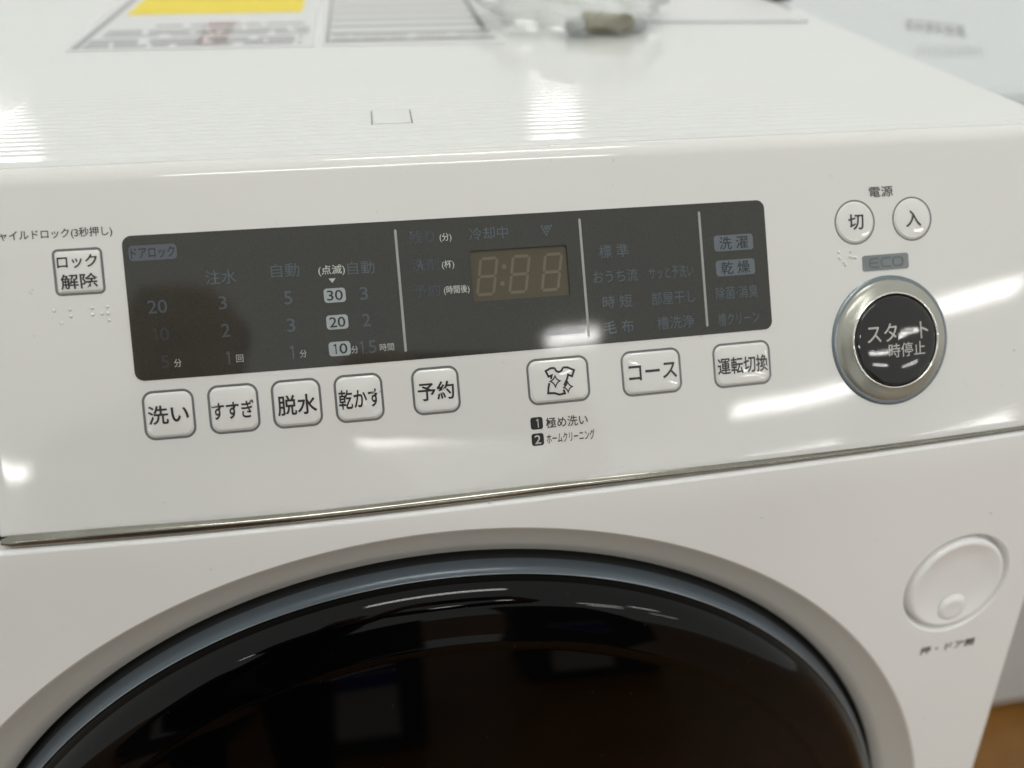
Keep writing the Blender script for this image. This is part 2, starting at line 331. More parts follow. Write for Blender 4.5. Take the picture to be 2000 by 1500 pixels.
# ================================================================== the washing machine
WM = thing('washing_machine', 'white front-loading washer dryer with dark display, round black start button and black round door', 'washing machine', (0, 0, 0))
DX0, DX1, DY0, DY1 = -.11555, .15005, .06220, .11742      # display outline on the panel
XL, XR = -.1712, .3035
strip_b = [(D['strip_bottom'][i] * mm, D['strip_bottom'][i + 1] * mm) for i in range(0, 18, 2)]
strip_t = [(D['strip_top'][i] * mm, D['strip_top'][i + 1] * mm) for i in range(0, 18, 2)]
def interp(T, x):
    if x <= T[0][0]: return T[0][1]
    for (x0, y0), (x1, y1) in zip(T, T[1:]):
        if x <= x1: return y0 + (y1 - y0) * (x - x0) / (x1 - x0)
    return T[-1][1]
def smooth(T, x): return sum(interp(T, x + d * mm) for d in range(-30, 31, 10)) / 7
trim_t = lambda u: smooth(strip_t, u)
trim_b = lambda u: smooth(strip_b, u)

# ---- control panel: curved sheet rolling over into the top, with an opening under the display
V1 = .1373; RR = .010; BT = PI / 2 - A_P; ZT = .9205
def arcpt(u, t):                        # t 0..1 over the top rounding
    a = BT * t; return P(u, V1) + UP * (RR * math.sin(a)) - NP * (RR * (1 - math.cos(a)))
def panel_rows(us, uend=None):
    vs_ = sorted(set([round(.009 + (.1373 - .009) * k / 36, 5) for k in range(37)] + [DY0 + .004, DY1 - .004]))
    rows = [[P(u, trim_t(u) - .0012, -.006) for u in us], [P(u, trim_t(u) - .0004, -.0006) for u in us], [P(u, trim_t(u), -.0001) for u in us], [P(u, trim_t(u) + .0004, 0) for u in us]]
    for v in vs_: rows.append([P(u, v) for u in us])
    for k in range(1, 13): rows.append([arcpt(u, k / 12) for u in us])
    rows.append([arcpt(u, 1) + Vector((0, .0004, -.0005)) for u in us]); rows.append([arcpt(u, 1) + Vector((0, .0005, -.004)) for u in us])
    return rows, vs_
us = sorted(set([round(XL + .0015 + (XR - XL - .0015) * k / 90, 5) for k in range(91)] + [DX0 + .004, DX1 - .004]))
rows, pv = panel_rows(us)
# rolled ends
def add_ends(rows, us, left, right):
    out = []
    for r in rows:
        L_ = []; R_ = []
        if left:
            for a in (90, 60, 30):
                a = math.radians(a); L_.append(r[0] + Vector((-left * math.sin(a), 0, 0)) - NP * (left * (1 - math.cos(a))))
            L_ = [L_[0] - NP * .006] + L_
        if right:
            for a in range(10, 100, 10):
                a = math.radians(a); R_.append(r[-1] + Vector((right * math.sin(a), 0, 0)) - NP * (right * (1 - math.cos(a))))
            R_.append(R_[-1] - NP * .03)
        out.append(L_ + r + R_)
    return out
nL = 4
def skip(i, j):
    j -= nL
    if j < 0 or j >= len(us) - 1 or i < 4 or i - 4 >= len(pv) - 1: return False
    return us[j] >= DX0 + .0039 and us[j + 1] <= DX1 - .0039 and pv[i - 4] >= DY0 + .0039 and pv[i - 3] <= DY1 - .0039
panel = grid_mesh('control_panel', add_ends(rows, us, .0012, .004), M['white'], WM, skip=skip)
# detergent drawer front beyond the narrow gap at the left
us2 = [-.304 + (.304 - .1742) * k / 20 for k in range(21)]
rows2, _ = panel_rows(us2)
drawer = grid_mesh('detergent_drawer_front', [[p for p in r] for r in add_ends(rows2, us2, .0015, .0010)], M['white'], WM)
# dark cavity behind the panel seams
cav = [[P(u, v, -.0068) for u in (-.303, -.15, 0, .15, .300)] for v in (-.004, .03, .08, .133)]
grid_mesh('inner_frame', cav, M['gap'], WM)

# ---- lettering printed on the panel
for t, cx, cy, w_, h_, st in D['texts']:
    if st == 'ink': lettering(t, cx * mm, cy * mm, w_ * mm, h_ * mm, M['ink'], panel, .00010, weight=.012)
for t, cx, cy, w_, h_, r, tw, th in D['notes']:
    sheet('number_badge', rrect(cx * mm, cy * mm, w_ * mm, h_ * mm, r * mm), M['black_ink'], panel, .00008, .003)
    figures(t, cx * mm, cy * mm, tw * mm, th * mm, M['pale'], panel, .00016, weight=.01)
# braille
bd = D['braille']
for i in range(0, len(bd), 2):
    u, v = bd[i] * mm, bd[i + 1] * mm; r = .00072; R_ = []
    for k in range(5):
        s = math.cos(k / 4 * PI / 2); R_.append([P(u + r * s * math.cos(a * PI / 6), v + r * s * math.sin(a * PI / 6), .00062 * math.sin(k / 4 * PI / 2) - .00003) for a in range(12)])
    grid_mesh('braille_dot', R_, M['cap'], panel, close_u=True)

# ---- display
lc = D['lcd']; lcd_loop = []
cs = [(lc[i] * mm, lc[i + 1] * mm) for i in (0, 2, 4, 6)]
LX0, LX1, LY0, LY1 = (cs[0][0] + cs[3][0]) / 2, (cs[1][0] + cs[2][0]) / 2, (cs[2][1] + cs[3][1]) / 2, (cs[0][1] + cs[1][1]) / 2
lcd_loop = rrect((LX0 + LX1) / 2, (LY0 + LY1) / 2, LX1 - LX0, LY1 - LY0, .0008, 3)
disp_loop = rrect((DX0 + DX1) / 2, (DY0 + DY1) / 2, DX1 - DX0, DY1 - DY0, .0036, 8)
display = sheet('display_panel', disp_loop, M['display'], WM, .00012, .006, holes=[lcd_loop], thick=.0016)
lcdw = sheet('clock_window', rrect((LX0 + LX1) / 2, (LY0 + LY1) / 2, LX1 - LX0 + .001, LY1 - LY0 + .001, .0008, 3), M['lcd'], WM, -.0011, .008)
def seg_poly(cx, cy, w_, h_, which):
    t = w_ * .15; g = w_ * .022; hw_, hh_ = w_ / 2, h_ / 2
    def H(y):  return [(-hw_ + t * .5 + g, y), (-hw_ + t + g, y + t / 2), (hw_ - t - g, y + t / 2), (hw_ - t * .5 - g, y), (hw_ - t - g, y - t / 2), (-hw_ + t + g, y - t / 2)]
    def V(x, y0, y1): return [(x, y1 - g), (x + t / 2, y1 - t * .5 - g), (x + t / 2, y0 + t * .5 + g), (x, y0 + g), (x - t / 2, y0 + t * .5 + g), (x - t / 2, y1 - t * .5 - g)]
    q = {'a': H(hh_ - t / 2), 'g': H(0), 'd': H(-hh_ + t / 2), 'f': V(-hw_ + t / 2, 0, hh_ - t / 2), 'b': V(hw_ - t / 2, 0, hh_ - t / 2), 'e': V(-hw_ + t / 2, -hh_ + t / 2, 0), 'c': V(hw_ - t / 2, -hh_ + t / 2, 0)}[which]
    return [(cx + x + y * .19, cy + y) for x, y in q]
for dg_ in D['digits']:
    for s_ in 'abcdefg':
        pl = seg_poly(dg_[0] * mm, dg_[1] * mm, 8.1 * mm, 15.6 * mm, s_)
        pydata('digit_segment', [P(x, y, -.00098) for x, y in pl], [tuple(range(6))], M['segment'], lcdw, False)
for i in (0, 2):
    cx, cy = D['colon'][i] * mm, D['colon'][i + 1] * mm
    pydata('colon_dot', [P(cx + .0010 * math.cos(a * PI / 8), cy + .0010 * math.sin(a * PI / 8), -.00098) for a in range(16)], [tuple(range(16))], M['segment'], lcdw, False)
for t, cx, cy, w_, h_, st in D['texts']:
    if st != 'ink': figures(t, cx * mm, cy * mm, w_ * mm, h_ * mm, M[st], display, .00020, weight=.003 if 'ghost' in st else .008)
for t, cx, cy, w_, h_, r, tw, th, st in D['badges']:
    sheet('indicator_badge', rrect(cx * mm, cy * mm, w_ * mm, h_ * mm, r * mm), M[st], display, .00019, .004)
    figures(t, cx * mm, cy * mm, tw * mm, th * mm, M['badge_text'], display, .00026, weight=.008)
for dv in D['dividers']:
    x = (dv[0] + dv[2]) / 2 * mm; y0, y1 = 65.6 * mm, 114.1 * mm
    sheet('divider_line', rrect(x, (y0 + y1) / 2, .00105, y1 - y0, .0005, 3), M['divider'], display, .00020, .004)
a_ = D['arrow']
pydata('arrow_mark', [P(a_[0] * mm + x * mm, a_[1] * mm + y * mm, .00021) for x, y in ((-1.4, .85), (1.4, .85), (0, -.9))], [(0, 1, 2)], M['pale'], display, False)
pl_ = D['pill']; sheet('indicator_lens', rrect((pl_[0] + pl_[2]) / 2 * mm, .0683, .0162, .0021, .00105, 5), M['lens'], display, .00021, .003)
gr = D['grape']
for i in range(0, len(gr), 2):
    u, v = gr[i] * mm, gr[i + 1] * mm
    pydata('dot_mark', [P(u + .00052 * math.cos(a * PI / 6), v + .00052 * math.sin(a * PI / 6), .00020) for a in range(12)], [tuple(range(12))], M['ghost'], display, False)

# ---- push buttons: grey outline, pillow-shaped cap, print following the cap
def ring_loop(cx, cy, w_, h_, r, s):
    return [(cx + (x - cx) * s, cy + (y - cy) * s) for x, y in rrect(cx, cy, w_, h_, r, 8)]
def push_button(name, cx, cy, w_, h_, r, dome, lines, circle=False, lw=.00095, label=None):
    """returns the cap; outline and print are its sub-parts"""
    if circle: r = min(w_, h_) / 2 - 1e-5
    def norm(x, y):     # 0 at the centre, 1 on the outline
        if circle: return math.hypot((x - cx) / (w_ / 2), (y - cy) / (h_ / 2))
        ax, ay = abs(x - cx) / (w_ / 2), abs(y - cy) / (h_ / 2)
        return (ax ** 5 + ay ** 5) ** .2
    def height(s):
        e = min(1, max(0, (1 - s) / .10)); edge = e * e * (3 - 2 * e)
        return dome * (.50 * edge + .50 * (1 - s ** 2.4))
    rows = []
    wi, hi = w_ - 2 * lw, h_ - 2 * lw
    for s in (1, .985, .97, .955, .94, .925, .91, .895, .87, .84, .8, .74, .66, .56, .45, .33, .2, .08, .005):
        L = ring_loop(cx, cy, wi, hi, max(r - lw, .0005), s)
        hs = height(s)
        rows.append([P(x, y, hs) for x, y in L])
    rows.insert(0, [P(x, y, -.0007) for x, y in ring_loop(cx, cy, wi, hi, max(r - lw, .0005), 1)])
    cap = grid_mesh(name, rows[:], M['cap'], WM, close_u=True)
    if label: cap['label'] = label
    Lo = rrect(cx, cy, w_, h_, r, 8); Li = rrect(cx, cy, wi, hi, max(r - lw, .0005), 8)
    Lm = rrect(cx, cy, (w_ + wi) / 2, (h_ + hi) / 2, r - lw / 2, 8)
    grid_mesh('button_outline', [[P(x, y, .00002) for x, y in Lo], [P(x, y, .00014) for x, y in Lm], [P(x, y, .00002) for x, y in Li]], M['outline'], cap, close_u=True)
    # map a point to the ring-scaled height (rounded-square rings)
    def hf(x, y):
        if circle: s = math.hypot(x - cx, y - cy) / (wi / 2)
        else: s = max(abs(x - cx) / (wi / 2), abs(y - cy) / (hi / 2))
        return height(min(s, .999)) + .00012
    for t, lx, ly, tw, th in lines:
        lettering(t, lx, ly, tw, th, M['black_ink'], cap, hf=hf, weight=.016)
    return cap, hf
for t, cx, cy, w_, h_, lines in D['buttons']:
    lock = t.startswith('ロック')
    L = [(a, b * mm, c * mm, d * mm, e * mm) for a, b, c, d, e in lines]
    cap, hf = push_button('push_button', cx * mm, cy * mm, (w_ if lock else (19.6 if w_ < 22 else 26.8)) * mm, (h_ if lock else 19.0) * mm, (.0022 if lock else .0042), .00105, L, label='wide push button with a shirt and sparkle symbol' if t == 'shirt' else None)
    if t == 'shirt':
        vs_, fs_ = [], []
        for ln in D['icon']:
            pts = [(ln[i] * mm, ln[i + 1] * mm) for i in range(0, len(ln), 2)]
            closed = len(pts) > 12
            if closed: pts = pts[:-1]
            Lf, Rt = ribbon(pts, (.00026 if closed else .00042), closed)
            b0 = len(vs_); n = len(pts)
            vs_ += [P(p.x, p.y, hf(p.x, p.y)) for p in Lf] + [P(p.x, p.y, hf(p.x, p.y)) for p in Rt]
            fs_ += [(b0 + i, b0 + (i + 1) % n, b0 + n + (i + 1) % n, b0 + n + i) for i in range(n if closed else n - 1)]
        pydata('shirt_symbol', vs_, fs_, M['black_ink'], cap, False)
for t, cx, cy, w_, h_, tw, th in D['power']:
    push_button('power_button', cx * mm, cy * mm, 19.6 * mm, 19.6 * mm, 0, .0010, [(t, cx * mm, cy * mm, tw * mm, th * mm)], circle=True, lw=.00070)

# ---- start button
sx, sy = D['start'][0][0] * mm, D['start'][0][1] * mm
def lathe(name, prof, m, parent, cx, cy, fn=P, n=96, tilt=None):
    return grid_mesh(name, [[fn(cx + r * math.cos(2 * PI * a / n), cy + r * math.sin(2 * PI * a / n), h) for a in range(n)] for r, h in prof], m, parent, close_u=True)
sb = lathe('start_button_ring', [(.0268, .0010), (.0262, .0019), (.0250, .0026), (.0235, .0032), (.0218, .0039), (.0212, .0043)], M['ring_metal'], WM, sx, sy)
lathe('ring_rim', [(.0288, -.0002), (.0287, .0003), (.0282, .0007), (.0275, .0009), (.0268, .0010)], M['ring_rim'], sb, sx, sy)
lathe('ring_bevel', [(.0212, .0043), (.0209, .0046), (.0206, .0046), (.0203, .0042), (.0201, .0030)], M['ring_bevel'], sb, sx, sy)
scap = lathe('start_button_cap', [(.0200, .0020), (.0199, .0036), (.0195, .0043), (.0188, .0047), (.0175, .0049), (.015, .0052), (.011, .0055), (.006, .0057), (.0001, .0058)], M['start_cap'], WM, sx, sy)
lathe('button_gap', [(.0203, .0030), (.0201, .0022), (.0199, .0020)], M['gap'], sb, sx, sy)
def sh(x, y):
    r = math.hypot(x - sx, y - sy); T = [(0, .0058), (.006, .0057), (.011, .0055), (.015, .0052), (.0175, .0049), (.0188, .0047), (.0195, .0043)]
    for (r0, h0), (r1, h1) in zip(T, T[1:]):
        if r <= r1: return h0 + (h1 - h0) * (r - r0) / (r1 - r0) + .00012
    return .0044
s1, s2 = D['start'][2], D['start'][3]
lettering('スタート', s1[0] * mm - .0004, s1[1] * mm + .0012, s1[2] * mm, s1[3] * mm, M['start_text'], scap, hf=sh, weight=.004)
lettering('一時停止', s2[0] * mm - .0004, s2[1] * mm + .0012, s2[2] * mm, s2[3] * mm, M['start_text'], scap, hf=sh, weight=.002)
e_ = D['start'][4]; et = D['start'][5]
eco = sheet('eco_indicator', rrect(e_[0] * mm, e_[1] * mm, e_[2] * mm, e_[3] * mm, .0012), M['eco'], WM, .00022, .004, thick=.0005)
# the wide letters E C O drawn as strokes
ew, eh = et[2] * mm, et[3] * mm; ex, ey = e_[0] * mm + .0002, e_[1] * mm
def strokes(name, lines, hwid, m, parent, h):
    vs_, fs_ = [], []
    for pts in lines:
        Lf, Rt = ribbon(pts, hwid); b0 = len(vs_); n = len(pts)
        vs_ += [P(p.x, p.y, h) for p in Lf] + [P(p.x, p.y, h) for p in Rt]; fs_ += [(b0 + i, b0 + i + 1, b0 + n + i + 1, b0 + n + i) for i in range(n - 1)]
    return pydata(name, vs_, fs_, m, parent, False)
lw_ = ew * .29
def arc_c(cx, x1, a0, a1, n=10): return [(cx + lw_ * .5 * math.copysign(abs(math.cos(math.radians(a))) ** .6, math.cos(math.radians(a))), ey + eh / 2 * math.copysign(abs(math.sin(math.radians(a))) ** .8, math.sin(math.radians(a)))) for a in [a0 + (a1 - a0) * k / n for k in range(n + 1)]]
c1, c2, c3 = ex - ew * .345, ex, ex + ew * .345
strokes('eco_lettering', [[(c1 + lw_ * .45, ey + eh / 2)] + arc_c(c1, 0, 90, 270) + [(c1 + lw_ * .45, ey - eh / 2)], [(c1 - lw_ * .45, ey), (c1 + lw_ * .4, ey)],
        [(c2 + lw_ * .5, ey + eh / 2)] + arc_c(c2, 0, 90, 270) + [(c2 + lw_ * .5, ey - eh / 2)], arc_c(c3, 0, 0, 360, 28)], .00033, M['eco_text'], eco, .00029)

# ---- chrome trim along the lower edge of the panel
N_ = 120; rows = []
for k in range(13):
    t = k / 12
    row = []
    for i in range(N_ + 1):
        u = -.1705 + (.3035 + .1705) * i / N_
        vt_, vb_ = trim_t(u), trim_b(u); end = min(1, (u + .1705) / .0018); taper = math.sqrt(max(0, 1 - (1 - end) ** 2))
        mid = (vt_ + vb_) / 2; v = mid + (vt_ - mid) * (1 - 2 * t) * (.45 + .55 * taper)
        hh = .0016 * math.sin(PI * (.06 + t * .86)) - .0005 * max(0, t - .6) / .4 - .0004
        if k == 12: hh -= .003
        row.append(P(u, v, hh * (.2 + .8 * taper)))
    rows.append(row)
grid_mesh('chrome_trim', rows, M['chrome'], WM)

# ---- front panel with the round opening
DCX, DCY, DR = -.0048, -.2843, .2741
FX0, FX1, FY0, FY1 = -.301, .3015, -.80, -.0025
KX, KY, KR = .2572, -.0815, .0292
def fstrip(u): return smooth(strip_b, u) - .0004     # the panel's lower line, in front coordinates
def lifted(x, y, h=0): return F(x, y + min(1, max(0, (y + .0085) / .0060)) * fstrip(x), h)
def circ(cx, cy, r, n): return [(cx + r * math.cos(2 * PI * k / n), cy + r * math.sin(2 * PI * k / n)) for k in range(n)]
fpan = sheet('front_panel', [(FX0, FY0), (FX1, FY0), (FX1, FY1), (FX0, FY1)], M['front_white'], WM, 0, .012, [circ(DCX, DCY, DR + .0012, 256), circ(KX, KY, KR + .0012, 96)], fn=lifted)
per = dens([(FX0, FY0), (FX1, FY0), (FX1, FY1), (FX0, FY1)], .012); rows = []
for k in range(0, 7):
    a2 = PI / 2 * k / 6; row = []
    for x, y in per:
        ox = 1 if abs(x - FX1) < 1e-6 else (-1 if abs(x - FX0) < 1e-6 else 0); oy = 1 if abs(y - FY1) < 1e-6 else (-1 if abs(y - FY0) < 1e-6 else 0)
        rr = .0018 if oy == 1 else .0030
        p = lifted(x, y); row.append(p + Vector((ox * rr * math.sin(a2), 0, 0)) + UF * (oy * rr * math.sin(a2)) - NF * (rr * (1 - math.cos(a2))))
    rows.append(row)
rows.append([p + NF * -.010 for p in rows[-1]])
edge = grid_mesh('front_edge', rows, M['front_white'], WM, close_u=True)
bm = bmesh.new(); bm.from_mesh(fpan.data); bm.from_mesh(edge.data); bmesh.ops.remove_doubles(bm, verts=bm.verts, dist=1e-5); bmesh.ops.recalc_face_normals(bm, faces=bm.faces); bm.to_mesh(fpan.data); bm.free()
fpan.data.polygons.foreach_set('use_smooth', [True] * len(fpan.data.polygons))
_m = edge.data; bpy.data.objects.remove(edge); bpy.data.meshes.remove(_m)
door_s = lathe('door_surround', [(DR + .0012, 0), (DR + .0004, -.0002), (DR - .0003, -.0009), (DR - .006, -.0048), (DR - .012, -.0088), (DR - .0182, -.0120), (DR - .0186, -.0135)], M['bezel'], WM, DCX, DCY, F, 256)
lathe('door_seal_gap', [(DR - .0183, -.0128), (DR - .0188, -.0190), (DR - .0208, -.0185), (DR - .0216, -.0125), (DR - .0222, -.0098)], M['gap'], WM, DCX, DCY, F, 256)
door = lathe('door_ring', [(DR - .0220, -.0105), (DR - .0223, -.0092), (DR - .0232, -.0062), (DR - .0242, -.0049), (DR - .0254, -.0041)], M['door_ring'], WM, DCX, DCY, F, 256)
lathe('ring_edge', [(DR - .0254, -.0041), (DR - .0257, -.0039), (DR - .0260, -.0040), (DR - .0262, -.0046)], M['door_edge'], door, DCX, DCY, F, 256)
lathe('door_glass', [(DR - .0262, -.0052), (DR - .0264, -.0036), (DR - .0274, -.0010), (DR - .0292, .0018), (DR - .0316, .0042), (DR - .0342, .0059), (DR - .0366, .0068), (DR - .0390, .0071), (DR - .0450, .0079), (DR - .0520, .0085), (DR - .0528, .0088), (DR - .0536, .0085), (DR - .0580, .0090), (DR - .080, .0105), (.15, .0125), (.10, .0140), (.05, .0148), (.001, .015)], M['door_glass'], door, DCX, DCY, F, 256)
# ---- round door-opening button in its recess
kb = lathe('door_open_button', [(KR - .0024, -.0060), (KR - .0024, -.0010), (KR - .0028, .0002), (KR - .0040, .0008), (KR - .0056, .0006), (KR - .0080, -.0004), (.012, -.0010), (.0001, -.0011)], M['front_white'], WM, KX, KY, F, 96)
lathe('button_recess', [(KR + .0012, 0), (KR + .0006, -.0003), (KR, -.0012), (KR - .0006, -.0060), (KR - .0026, -.0060)], M['front_white'], kb, KX, KY, F, 96)
lathe('finger_dimple', [(.0084, -.0007), (.0072, .0004), (.0060, .0010), (.0046, .0011), (.0030, .0009), (.0001, .0008)], M['front_white'], kb, KX + .001, KY - .0155, F, 40)
lettering('押・ドア開', D['knobtext'][0] * mm, D['knobtext'][1] * mm, .0330, .0052, M['ink'], fpan, .0001, fn=F, weight=.02)

# ---- cabinet sides and back
bm = bmesh.new()
prof = [F(.29, FY0, -.004), F(.29, -.02, -.012), P(.29, .02, -.012), P(.29, .13, -.014), Vector((0, .10, ZT - .006)), Vector((0, .56, ZT - .006)), Vector((0, .56, .02)), Vector((0, F(.29, FY0).y + .02, .02))]
for x in (-.3035, .3035):
    bm.verts.ensure_lookup_table()
    vs_ = [bm.verts.new((x, p.y, p.z)) for p in prof]; bm.faces.new(vs_)
bm.verts.ensure_lookup_table(); n = len(prof)
for i in (4, 5, 6): bm.faces.new([bm.verts[i], bm.verts[(i + 1) % n], bm.verts[n + (i + 1) % n], bm.verts[n + i]])
me = bpy.data.meshes.new('cabinet'); bm.to_mesh(me); bm.free(); link('cabinet', me, M['front_white'], WM, False)
for x in (-.25, .25):
    for y in (-.10, .50): box('foot', (x, y, .010), (.05, .05, .0195), M['black_plastic'], WM, .004)

# ---- top lid with fine grooves
TX0, TX1, TY0, TY1 = -.303, .3035, .0828, .56
ys = [TY0, TY0 + .0008]
y = .0845
while y < .215: ys.append(y); y += .00030
while y < TY1 - .004: ys.append(y); y += .012
ys.append(TY1)
xs = [TX0 + (TX1 - TX0) * k / 80 for k in range(81)]
def st(a, b, x): t = min(1, max(0, (x - a) / (b - a))); return t * t * (3 - 2 * t)
rows = []
for y in ys:
    row = []
    for x in xs:
        g = st(.0915, .0935, y) * (1 - st(.150, .212, y)) * st(-.172, -.165, x) * (1 - st(.17, .24, x))
        if -.0162 < x < .0024 and .117 < y < .139: g = 0
        z = ZT + .0007 * math.exp(-((y - .0858) / .0016) ** 2) - .00024 * g * math.exp(-((((y - .0935) % .0056) - .0028) / .00085) ** 2) + .0012 * (1 - min(1, (TY1 - y) / .01)) * -1
        row.append(Vector((x, y, z)))
    rows.append(row)
rows.insert(0, [p + Vector((0, -.0003, -.0006)) for p in rows[0]]); rows.insert(0, [p + Vector((0, 0, -.004)) for p in rows[0]])
out = []
for r in rows:
    R_ = [r[-1] + Vector((.0042 * math.sin(a), 0, -.0042 * (1 - math.cos(a)))) for a in [math.radians(q) for q in range(10, 100, 10)]]
    L_ = [r[0] + Vector((-.0030 * math.sin(a), 0, -.0030 * (1 - math.cos(a)))) for a in [math.radians(q) for q in (90, 60, 30)]]
    out.append(L_ + r + R_ + [R_[-1] + Vector((0, 0, -.02))])
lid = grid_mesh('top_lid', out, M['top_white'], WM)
cover = box('screw_cover', (-.0070, .1280, ZT + .0002), (.0162, .0185, .0004), M['top_white'], WM, .0001)
for x in (-.0160, .0020): box('cover_slot', (x, .1280, ZT + .00012), (.00035, .0190, .00035), M['gap'], cover)

# ================================================================== things lying on the lid
def flat_sheet(name, label, cat, pts, th, m, z0):
    t = thing(name, label, cat, (sum(p[0] for p in pts) / 4, sum(p[1] for p in pts) / 4, z0))
    L = t.location
    vs_ = [(p[0] - L.x, p[1] - L.y, z) for z in (0, th) for p in pts]
    pydata('card', vs_, [(3, 2, 1, 0), (4, 5, 6, 7)] + [(i, (i + 1) % 4, 4 + (i + 1) % 4, 4 + i) for i in range(4)], m, t, False)
    return t
SZ = ZT + .00006; CT = .0004
def strips(t, name, x0, x1, y0, y1, rowsN, m, gapf=.45, broken=0, y_slope=-.012):
    """rows of print, each row a group of short bars"""
    L = t.location; vs_, fs_ = [], []
    pitch = (y1 - y0) / rowsN
    for k in range(rowsN):
        ya = y0 + pitch * k; yb = ya + pitch * (1 - gapf); x = x0
        while x < x1:
            wd = random.uniform(.008, .035) if broken else (x1 - x0)
            xe = min(x + wd, x1); b0 = len(vs_)
            vs_ += [(x - L.x, ya - L.y, CT + .0001), (xe - L.x, ya - L.y, CT + .0001), (xe - L.x, yb - L.y, CT + .0001), (x - L.x, yb - L.y, CT + .0001)]
            fs_.append((b0, b0 + 1, b0 + 2, b0 + 3)); x = xe + (random.uniform(.002, .007) if broken else 1)
    return pydata(name, vs_, fs_, m, t, False)
leaf = flat_sheet('price_sheet', 'white printed sheet with a yellow band lying at the back left of the lid', 'sheet', [(-.1875, .272), (-.0475, .270), (-.0515, .49), (-.1960, .49)], CT, M['paper'], SZ)
strips(leaf, 'small_print', -.180, -.055, .277, .300, 3, M['print_grey'], .30, 1)
strips(leaf, 'small_print', -.176, -.052, .305, .327, 3, M['print_dark'], .50, 1)
strips(leaf, 'red_print', -.118, -.100, .281, .352, 7, M['pink'], .5, 0)
strips(leaf, 'small_print', -.150, -.056, .333, .345, 1, M['print_grey'], .55, 1)
strips(leaf, 'yellow_band', -.1765, -.0595, .372, .440, 1, M['yellow'], .0, 0)
strips(leaf, 'dark_border', -.186, -.1815, .276, .460, 1, M['print_grey'], .0, 0)
spec = flat_sheet('table_sheet', 'white sheet with a ruled grey table, lying beside the sheet with the yellow band', 'sheet', [(-.0425, .270), (.0690, .267), (.0645, .49), (-.0475, .49)], CT, M['paper'], SZ)
strips(spec, 'table_row', -.038, .064, .277, .420, 7, M['print_grey'], .62, 0)
strips(spec, 'small_print', -.036, .062, .283, .300, 2, M['print_dark'], .72, 1)
strips(spec, 'dark_border', .0585, .0615, .300, .430, 1, M['print_dark'], .0, 0)
strips(spec, 'dark_border', -.0410, -.0385, .276, .440, 1, M['print_grey'], .0, 0)
# clear accessory bag with a fitting inside it
def blob(name, c, s, m, parent=None, seed=0, amp=.25, sub=3, flat=True):
    bm = bmesh.new(); bmesh.ops.create_icosphere(bm, subdivisions=sub, radius=1)
    for v in bm.verts:
        d = 1 + amp * mnoise.noise(v.co * 2.3 + Vector((seed, 0, 0))) + amp * .5 * mnoise.noise(v.co * 6 + Vector((0, seed, 0)))
        v.co = Vector((v.co.x * s[0], v.co.y * s[1], max(v.co.z, -.6) * s[2])) * d
    zmin = min(v.co.z for v in bm.verts)
    for v in bm.verts: v.co += Vector((c[0], c[1], c[2] - zmin))
    me = bpy.data.meshes.new(name); bm.to_mesh(me); bm.free(); return link(name, me, m, parent)
fit = thing('hose_fitting', 'small brown and grey hose fitting seen through the crumpled clear bag', 'fitting', (.138, .288, SZ + .001))
for nm, c, s, r_ in (('fitting_body', (0, 0, .0055), (.034, .016, .011), .004), ('fitting_arm', (-.0215, -.004, .0045), (.011, .010, .009), .002), ('fitting_arm', (.0215, .002, .0035), (.012, .010, .007), .002)):
    box(nm, c, s, M['brown_part'] if nm == 'fitting_body' else M['label_grey'], fit, r_)
bag = blob('accessory_bag', (.125, .330, SZ), (.058, .066, .021), M['bag'], None, 3, .38, 4); bag['label'] = 'crumpled clear plastic bag lying on the back of the lid'; bag['category'] = 'bag'
ct = thing('folded_leaflet', 'plain pale grey folded leaflet lying at the back right of the lid', 'leaflet', (.236, .386, SZ))
box('cover', (0, 0, .0006), (.120, .150, .0004), M['paper'], ct, 0, Matrix.Rotation(math.radians(-5), 3, 'Z'))
box('inner_page', (.001, .0005, .0002), (.118, .148, .0003), M['paper'], ct, 0, Matrix.Rotation(math.radians(-5), 3, 'Z'))
knob = thing('cable_clip', 'small black cable clip at the back right corner of the lid', 'clip', (.300, .405, SZ))
box('clip_base', (0, 0, .004), (.020, .052, .008), M['black_plastic'], knob, .003, Matrix.Rotation(math.radians(12), 3, 'Z'))
box('clip_arm', (0, .006, .011), (.012, .020, .007), M['black_plastic'], knob, .002, Matrix.Rotation(math.radians(12), 3, 'Z'))

# ================================================================== neighbouring appliance and floor
nb = thing('neighbouring_appliance', 'cool white appliance standing behind at the right with grey lettering on its top', 'appliance', (.66, .55, 0))
NZ = .885
box('cabinet', (0, 0, NZ / 2 + .01), (.640, .600, NZ - .05), M['neighbour'], nb, .006)
box('top_lid', (0, 0, NZ - .0125), (.644, .604, .025), M['neighbour'], nb, .008)
for x in (-.27, .27):
    for y in (-.25, .25): box('foot', (x, y, .018), (.05, .05, .034), M['black_plastic'], nb, .003)
def flatfn(u, v, h): return Vector((u, v, NZ + h - 0.0)) - nb.location
def bars(name, p0, p1, up, n, m):
    vs_, fs_ = [], []; p0, p1, up = Vector(p0), Vector(p1), Vector(up); t = 0.0
    for k in range(n):
        a = p0 + (p1 - p0) * (k / n); c = p0 + (p1 - p0) * ((k + random.uniform(.55, .85)) / n); b0 = len(vs_)
        for q in (a, c, c + up, a + up): vs_.append(flatfn(q.x, q.y, .0002))
        fs_.append((b0, b0 + 1, b0 + 2, b0 + 3))
    pydata(name, vs_, fs_, m, nb, False)
bars('lettering', (.4606, .4409), (.4988, .4084), (.026, .0415), 6, M['print_dark'])
bars('lettering', (.4140, .3522), (.4707, .3460), (.0187, .0292), 12, M['label_grey'])
fl = [(-3, -4), (6, -4), (6, 8), (-3, 8)]
